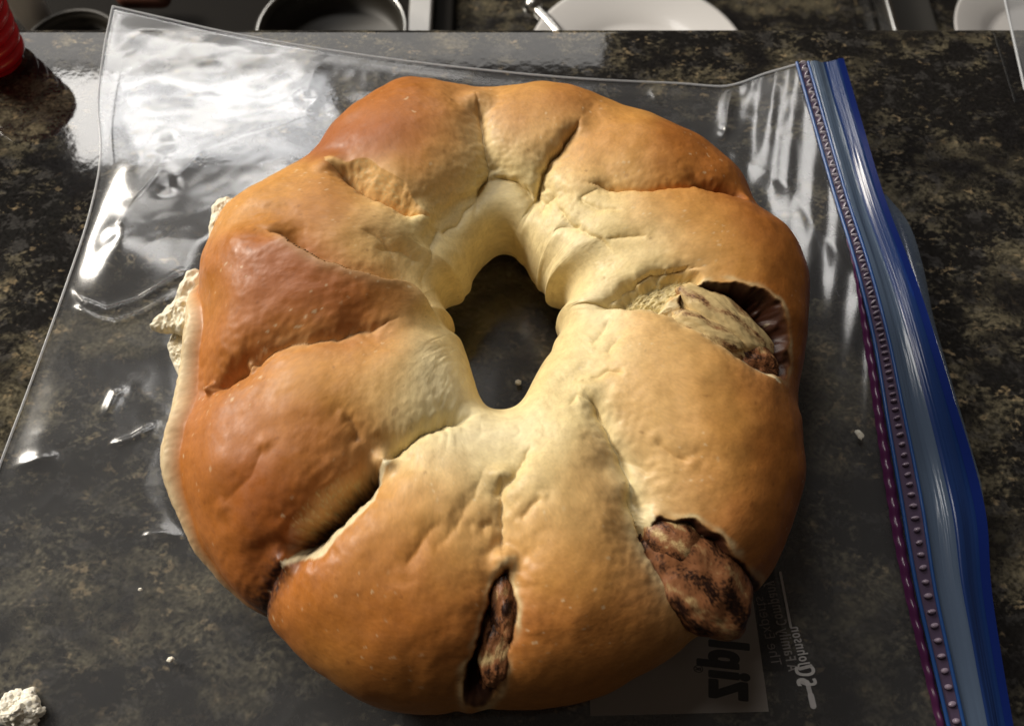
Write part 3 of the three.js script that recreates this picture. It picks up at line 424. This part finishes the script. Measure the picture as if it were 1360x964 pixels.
// print on the back film, seen through the bag and so mirrored
{
  const x0 = 20, x1 = 96, z0 = 36, z1 = 106, S = 14, cw = Math.round((x1 - x0) * S), ch = Math.round((z1 - z0) * S), cv = document.createElement('canvas'); cv.width = cw; cv.height = ch;
  const ctx = cv.getContext('2d'), P = (px, py) => { const v = at(px, py, 0.001); return [(v.x * 1000 - x0) * S, (v.z * 1000 - z0) * S]; };
  ctx.clearRect(0, 0, cw, ch);
  const quad = (pts, fill) => { ctx.fillStyle = fill; ctx.beginPath(); pts.forEach((p, i) => { const [x, y] = P(...p); i ? ctx.lineTo(x, y) : ctx.moveTo(x, y); }); ctx.fill(); };
  quad([[780, 700], [990, 700], [1000, 790], [1022, 945], [780, 951]], 'rgba(190,180,170,0.72)');
  quad([[993, 700], [1022, 700], [1046, 890], [1014, 892]], 'rgba(14,11,11,0.7)');
  const text = (str, from, to, capPx, font, fill, bold = 0) => {           // from / to: start and end of the base line, reading away from the viewer; letters' tops to the right
    const [ax, ay] = P(...from), [bx, by] = P(...to), len = Math.hypot(bx - ax, by - ay), cap = capPx * 0.207 * S, dx = (bx - ax) / len, dy = (by - ay) / len;
    ctx.save(); ctx.font = font.replace('SZ', String(Math.round(cap / 0.72))); const w = ctx.measureText(str).width, k = len / w;
    ctx.setTransform(dx * k, dy * k, dy, -dx, ax, ay); // mirrored
    ctx.fillStyle = ctx.strokeStyle = fill; if (bold) { ctx.lineWidth = cap * bold / k; ctx.lineJoin = 'round'; ctx.strokeText(str, 0, 0); } ctx.fillText(str, 0, 0); ctx.restore();
  };
  text('Ziploc', [944, 926], [944, 800], 45, 'bold SZpx sans-serif', 'rgba(8,7,8,0.96)', 0.07);
  text('®', [922, 893], [922, 882], 12, 'bold SZpx sans-serif', 'rgba(10,8,9,0.8)');
  text('The Experts', [1026, 884], [1004, 792], 13, 'SZpx sans-serif', 'rgba(170,160,155,0.75)');
  text('A Family Company', [1048, 892], [1018, 772], 14, 'bold SZpx sans-serif', 'rgba(175,168,162,0.75)');
  text('Johnson', [1064, 884], [1050, 832], 13, 'bold SZpx sans-serif', 'rgba(225,220,215,0.9)');
  ctx.strokeStyle = 'rgba(225,220,215,0.85)'; ctx.lineCap = 'round';
  const line = (a, b, w) => { ctx.lineWidth = w * 0.207 * S; ctx.beginPath(); ctx.moveTo(...P(...a)); ctx.lineTo(...P(...b)); ctx.stroke(); };
  line([1037, 760], [1051, 832], 3.4); line([1073, 906], [1081, 936], 6); line([1078, 924], [1081, 937], 8);
  text('SC', [1060, 912], [1056, 884], 25, 'bold SZpx sans-serif', 'rgba(230,226,220,0.92)');
  line([1062, 904], [1072, 908], 5); line([1063, 888], [1078, 884], 4);
  const tex = new THREE.CanvasTexture(cv); tex.colorSpace = THREE.SRGBColorSpace; tex.flipY = false;
  const g = gridGeo(60, 60, (u, v) => { const x = lerp(x0, x1, u), z = lerp(z0, z1, v); return [x / 1000, 0.00075 + 0.0003 * fbm(x * 0.04, z * 0.04, 2, 2), z / 1000, u, v]; });
  const m = mesh('printed_panel', g, new THREE.MeshStandardMaterial({ name: 'printed_ink', map: tex, transparent: true, roughness: 0.6, side: THREE.DoubleSide }), bag);
  m.userData.label = 'printed brand panel, mirrored because it is seen through the bag';
}

// ---------------------------------------------------------------- torn dough on the left side of the ring
{
  const pale = (x, y, z) => { const f = fbm(x * 4, y * 4, z * 4 + 9, 3), a = hexLin('#f2e9d0'), b = hexLin('#dccba2'); return a.map((v, i) => lerp(b[i], v, sst(-0.35, 0.15, f + 0.2 * y))); };
  const torn = (pts, h, thick, sd, label) => {     // a torn piece with this outline (pixels), lying about h above the counter
    const q = chaikin(pts.map(([x, y]) => { const v = at(x, y, h); return [v.x * 1000, v.z * 1000]; }), true, 2), cx = q.reduce((a, p) => a + p[0], 0) / q.length, cz = q.reduce((a, p) => a + p[1], 0) / q.length;
    const half = (sg) => gridGeo(150, 26, (u, v) => {
      const k = u * q.length, a = q[Math.floor(k) % q.length], b = q[(Math.floor(k) + 1) % q.length], f = k - Math.floor(k), ex = lerp(a[0], b[0], f), ez = lerp(a[1], b[1], f), rag = 1 + 0.04 * N3(ex * 0.9, ez * 0.9, sd);
      const x = cx + (ex - cx) * v * rag, z = cz + (ez - cz) * v * rag, n = fbm(x * 0.35, z * 0.35, sd, 3), m = fbm(x * 1.1, z * 1.1, sd + 9, 3), y = h * 1000 + sg * thick * Math.pow(1 - v * v, 0.35) * (0.85 + 0.4 * n + 0.10 * m) + 1.0 * n * v, c = pale(x * 0.3, sg, z * 0.3);
      return [x / 1000, y / 1000, z / 1000, u, v, ...c];
    }, true);
    const m = mesh('torn_flap', mergeGeometries([half(1), half(-1)]), doughSide, bread); if (label) m.userData.label = label;
  };
  const doughSide = doughMat.clone(); doughSide.side = THREE.DoubleSide;
  torn([[270, 356], [252, 361], [241, 378], [238, 396], [224, 412], [207, 426], [197, 437], [212, 442], [229, 440], [241, 447], [254, 444], [262, 430], [272, 410]], 0.021, 4.2, 2.2, 'torn pale flap of dough on the left side');
  torn([[226, 446], [244, 440], [262, 450], [264, 500], [250, 520], [236, 500], [224, 468]], 0.015, 4.5, 5.2);
  torn([[284, 268], [312, 262], [318, 276], [300, 300], [288, 330], [276, 335], [279, 300]], 0.025, 3.5, 8.2);
}
// ---------------------------------------------------------------- crumbs and flakes
{
  const cream = () => { const a = hexLin('#f6f3ea'), b = hexLin('#e0d8c2'); return (x, y, z) => { const f = sst(-0.3, 0.3, fbm(x * 5, y * 5, z * 5, 3)); return a.map((v, i) => lerp(b[i], v, f)); }; };
  const crumbMat = new THREE.MeshStandardMaterial({ name: 'dry_crumb', vertexColors: true, roughness: 0.9 });
  const crumb = (px, py, h, rx, ry, rz, sd, label, seg = 40) => { const p = at(px, py, h), m = mesh('bread_crumb', lumpGeo(rx / 1000, ry / 1000, rz / 1000, 0.8, 2.8, sd, cream(), seg), crumbMat); m.position.copy(p); m.rotation.y = sd; return tag(m, label, 'crumb'); };
  {
    const p = at(32, 944, 0), parts = [];
    for (let k = 0; k < 26; k++) { const g = lumpGeo(rr(0.0012, 0.0026), rr(0.0010, 0.0020), rr(0.0012, 0.0024), 0.7, 3.4, k * 3.1, cream(), 22), a = rr(0, TAU), d = Math.sqrt(rnd()); g.rotateY(rr(0, 6)); g.translate(Math.cos(a) * d * 0.0046, 0.0022 + 0.0034 * (1 - d) * rnd(), Math.sin(a) * d * 0.0036); parts.push(g); }
    const m = mesh('bread_crumb', mergeGeometries(parts), crumbMat); m.position.copy(p); tag(m, 'large pale bread crumb near the bottom left corner of the picture', 'crumb');
  }
  crumb(226, 876, 0.0026, 0.9, 0.5, 0.8, 3.0, 'tiny pale crumb on the dark bag in front of the ring, left of its foot', 16);
  crumb(186, 783, 0.0026, 0.6, 0.4, 0.5, 6.0, 'speck of crumb on the bag, left of the ring', 12);
  crumb(1142, 577, 0.0045, 1.5, 0.5, 1.0, 2.0, 'white flake on the bag between ring and zipper', 16);
  crumb(688, 508, 0.0025, 0.9, 0.7, 0.9, 8.0, 'small wet crumb inside the hole of the ring', 16);
  const onTop = (px, py, r, sd, label) => { const [x, z, y] = onBread(px, py), m = mesh('bread_crumb', lumpGeo(r / 1000, r * 0.4 / 1000, r * 0.6 / 1000, 0.7, 2.8, sd, cream(), 16), crumbMat); m.position.set(x / 1000, (y - 0.8) / 1000, z / 1000); m.rotation.y = sd; tag(m, label, 'crumb'); };
  onTop(1018, 603, 1.3, 1.2, 'pale flake on the right shoulder of the ring');
  onTop(1019, 645, 1.0, 2.2, 'thin pale flake on the right shoulder, below the other flake');
}

// ---------------------------------------------------------------- behind the counter's edge
const ceramic = new THREE.MeshPhysicalMaterial({ name: 'white_glaze', color: new THREE.Color(0.72, 0.70, 0.68), roughness: 0.3, clearcoat: 0.3 });
const steel = new THREE.MeshStandardMaterial({ name: 'steel', color: new THREE.Color(0.62, 0.61, 0.58), metalness: 1, roughness: 0.22 });
const blackEnamel = new THREE.MeshPhysicalMaterial({ name: 'black_enamel', color: new THREE.Color(0.012, 0.011, 0.010), roughness: 0.7, specularIntensity: 0.1 });
const darkPot = new THREE.MeshPhysicalMaterial({ name: 'dark_nonstick', color: new THREE.Color(0.020, 0.017, 0.012), roughness: 0.5 });
function plate(px, py, rpx, label) {
  const p = at(px, py, LOW + 0.016), r = rpx / FPX * depthOf(p), t = thing('plate', label, 'plate', [p.x, LOW + 0.0002, p.z]);
  const prof = [[0, 0.004], [0.55, 0.004], [0.62, 0.006], [0.72, 0.011], [0.97, 0.0155], [1.0, 0.016], [1.0, 0.0145], [0.7, 0.008], [0.6, 0.002], [0.56, 0.0], [0, 0.001]].map(([a, y]) => new THREE.Vector2(a * r, y));
  mesh('dish', new THREE.LatheGeometry(prof, 96), ceramic, t);
}
plate(848, 80, 148, 'white plate behind the counter edge, middle of the picture');
plate(1402, 47, 130, 'white plate behind the counter edge at the right end');
{
  const p = at(724, 22, LOW + 0.01), t = thing('spoon', 'shiny steel spoon handle beside the middle white plate', 'spoon', [p.x, LOW, p.z]);
  const a = at(708, 8, LOW + 0.014).sub(t.position), b = at(742, 46, LOW + 0.012).sub(t.position), c = at(760, 90, LOW + 0.01).sub(t.position);
  mesh('handle', new THREE.TubeGeometry(new THREE.CatmullRomCurve3([a, b, c]), 24, 0.0042, 10), steel, t);
  const k = mesh('knob', new THREE.SphereGeometry(0.0072, 24, 16), steel, t); k.position.copy(a);
}
{
  const a = at(1192, 40, LOW + 0.02), w = 78 / FPX * depthOf(a), t = thing('tray', 'dark grey oven tray with a shiny rim left of the right-hand plate', 'tray', [a.x + w / 2, LOW, a.z - 0.02]);
  const base = new RoundedBoxGeometry(w, 0.004, 0.16, 3, 0.0018); base.translate(0, 0.003, 0); mesh('base', base, new THREE.MeshStandardMaterial({ name: 'grey_tin', color: new THREE.Color(0.05, 0.048, 0.044), roughness: 0.5 }), t);
  const r = new THREE.TubeGeometry(new THREE.CatmullRomCurve3([[-w / 2, 0.02, -0.08], [-w / 2 - 0.002, 0.02, 0], [-w / 2, 0.02, 0.08]].map((v) => new THREE.Vector3(...v))), 24, 0.0028, 8); mesh('rim', r, steel, t);
  const side = new RoundedBoxGeometry(0.002, 0.018, 0.16, 2, 0.0008); side.translate(-w / 2 + 0.001, 0.011, 0); mesh('side_wall', side, steel, t);
}
{
  const a = at(603, 36, LOW + 0.012), b = at(-260, 36, LOW + 0.012), t = thing('stove', 'black stove top with a bright steel trim, behind the counter edge', 'stove', [(a.x + b.x) / 2, LOW, a.z - 0.1]);
  const w = a.x - b.x; const top = new RoundedBoxGeometry(w, 0.012, 0.34, 3, 0.003); top.translate(0, 0.006, 0.05); mesh('cooktop', top, blackEnamel, t);
  const x1 = at(574, 36, LOW + 0.016).x - t.position.x, x0 = at(542, 36, LOW + 0.016).x - t.position.x;
  const tr_ = new RoundedBoxGeometry(x1 - x0, 0.008, 0.34, 3, 0.002); tr_.translate((x0 + x1) / 2, 0.0165, 0.05); mesh('steel_trim', tr_, new THREE.MeshStandardMaterial({ name: 'brushed_steel', color: new THREE.Color(0.55, 0.54, 0.52), metalness: 0.8, roughness: 0.4 }), t);
}
function pot(px, py, rpx, h, mat, label, inner) {
  const p = at(px, py, LOW + 0.012 + h), r = rpx / FPX * depthOf(p), t = thing('cooking_pot', label, 'pot', [p.x, LOW + 0.0125, p.z]);
  const v = (a, y) => new THREE.Vector2(a, y); mesh('body', new THREE.LatheGeometry([v(0, 0), v(r * 0.9, 0), v(r * 0.96, 0.006), v(r, h - 0.002), v(r + 0.002, h), v(r - 0.001, h), v(r - 0.003, h - 0.004), v(r * 0.92, 0.006), v(0, 0.005)], 72), mat, t);
  mesh('rim', new THREE.TorusGeometry(r, 0.0014, 8, 90).rotateX(Math.PI / 2).translate(0, h, 0), inner, t);
}
pot(440, 40, 98, 0.03, darkPot, 'dark olive cooking pot on the stove, nearest the steel trim', steel);
pot(95, 60, 62, 0.02, darkPot, 'small dark pan on the stove at the far left', darkPot);
{
  const p = at(190, -4, LOW + 0.03), g = new THREE.CapsuleGeometry(0.007, 0.022, 6, 16); g.rotateZ(Math.PI / 2); const m = mesh('pot_handle_grip', g, new THREE.MeshStandardMaterial({ name: 'red_brown_wood', color: new THREE.Color(0.09, 0.03, 0.018), roughness: 0.5 })); m.position.copy(p); tag(m, 'small red brown wooden grip just showing above the bag corner', 'grip');
}
{
  const p = at(36, 8, LOW + 0.03), t = thing('cup', 'white cup behind the red ribbed cap', 'cup', [p.x, LOW + 0.0125, p.z]), v = (a, y) => new THREE.Vector2(a, y);
  mesh('body', new THREE.LatheGeometry([v(0, 0), v(0.009, 0), v(0.012, 0.02), v(0.0125, 0.04), v(0.0115, 0.04), v(0.0105, 0.02), v(0, 0.003)], 40), ceramic, t);
}
// red ribbed cap at the left edge
{
  const p = at(-4, 80, 0), t = thing('ribbed_cap', 'shiny red ribbed plastic cap at the left edge of the counter', 'cap', [p.x, 0, p.z]);
  const red = new THREE.MeshPhysicalMaterial({ name: 'red_plastic', color: new THREE.Color(0.72, 0.008, 0.02), roughness: 0.22, clearcoat: 0.6 });
  const R = [0.0105, 0.0115, 0.0125, 0.0135, 0.0145], dy = 0.0052;
  mesh('core', new THREE.CylinderGeometry(0.0125, 0.009, 0.030, 40).translate(0, 0.015, 0), red, t);
  R.forEach((r, i) => mesh('rib', new THREE.TorusGeometry(r - 0.001, 0.0026, 14, 60).rotateX(Math.PI / 2).translate(0, 0.005 + i * dy, 0), red, t));
}
// a piece of clear plastic that just reaches into the picture at the right
{
  const a = [V(1334, -6, 5), V(1362, 119, 3)], b = [V(1460, -10, 7), V(1460, 122, 4)], t = thing('plastic_wrap', 'piece of clear plastic at the top right edge of the counter', 'plastic wrap');
  mesh('sheet', gridGeo(40, 40, (u, v) => { const p = a[0].clone().lerp(a[1], v).lerp(b[0].clone().lerp(b[1], v), u); return [p.x, p.y + 0.0014 * fbm(p.x * 40, p.z * 40, 5, 2), p.z]; }), new THREE.MeshPhysicalMaterial({ name: 'clear_plastic', color: new THREE.Color(0.8, 0.82, 0.85), transmission: 0.86, roughness: 0.2, thickness: 0, side: THREE.DoubleSide }), t);
  mesh('hem', new THREE.TubeGeometry(new THREE.LineCurve3(a[0], a[1]), 20, 0.0005, 8), new THREE.MeshPhysicalMaterial({ name: 'plastic_hem', color: new THREE.Color(0.7, 0.72, 0.74), roughness: 0.2, transmission: 0.4, thickness: 0 }), t);
}
// black pendant shade out of frame; it shows as the dark disc mirrored in the polished stone at the left
{
  const P0 = at(-45, 205, 0), d = P0.clone().sub(eye); d.y = -d.y; d.normalize(); const c = P0.clone().addScaledVector(d, 0.95), r = 112 / FPX * (0.95 + 0.27);
  const t = thing('pendant_shade', 'round black lamp shade mirrored in the polished counter at the left', 'lamp shade', c.toArray());
  mesh('dome', new THREE.SphereGeometry(r, 48, 32), new THREE.MeshStandardMaterial({ name: 'matt_black', color: new THREE.Color(0.01, 0.01, 0.01), roughness: 0.9 }), t);
  mesh('cord', new THREE.CylinderGeometry(0.003, 0.003, 0.8, 8).translate(0, r + 0.4, 0), blackEnamel, t);
}
renderer.render(scene, camera);
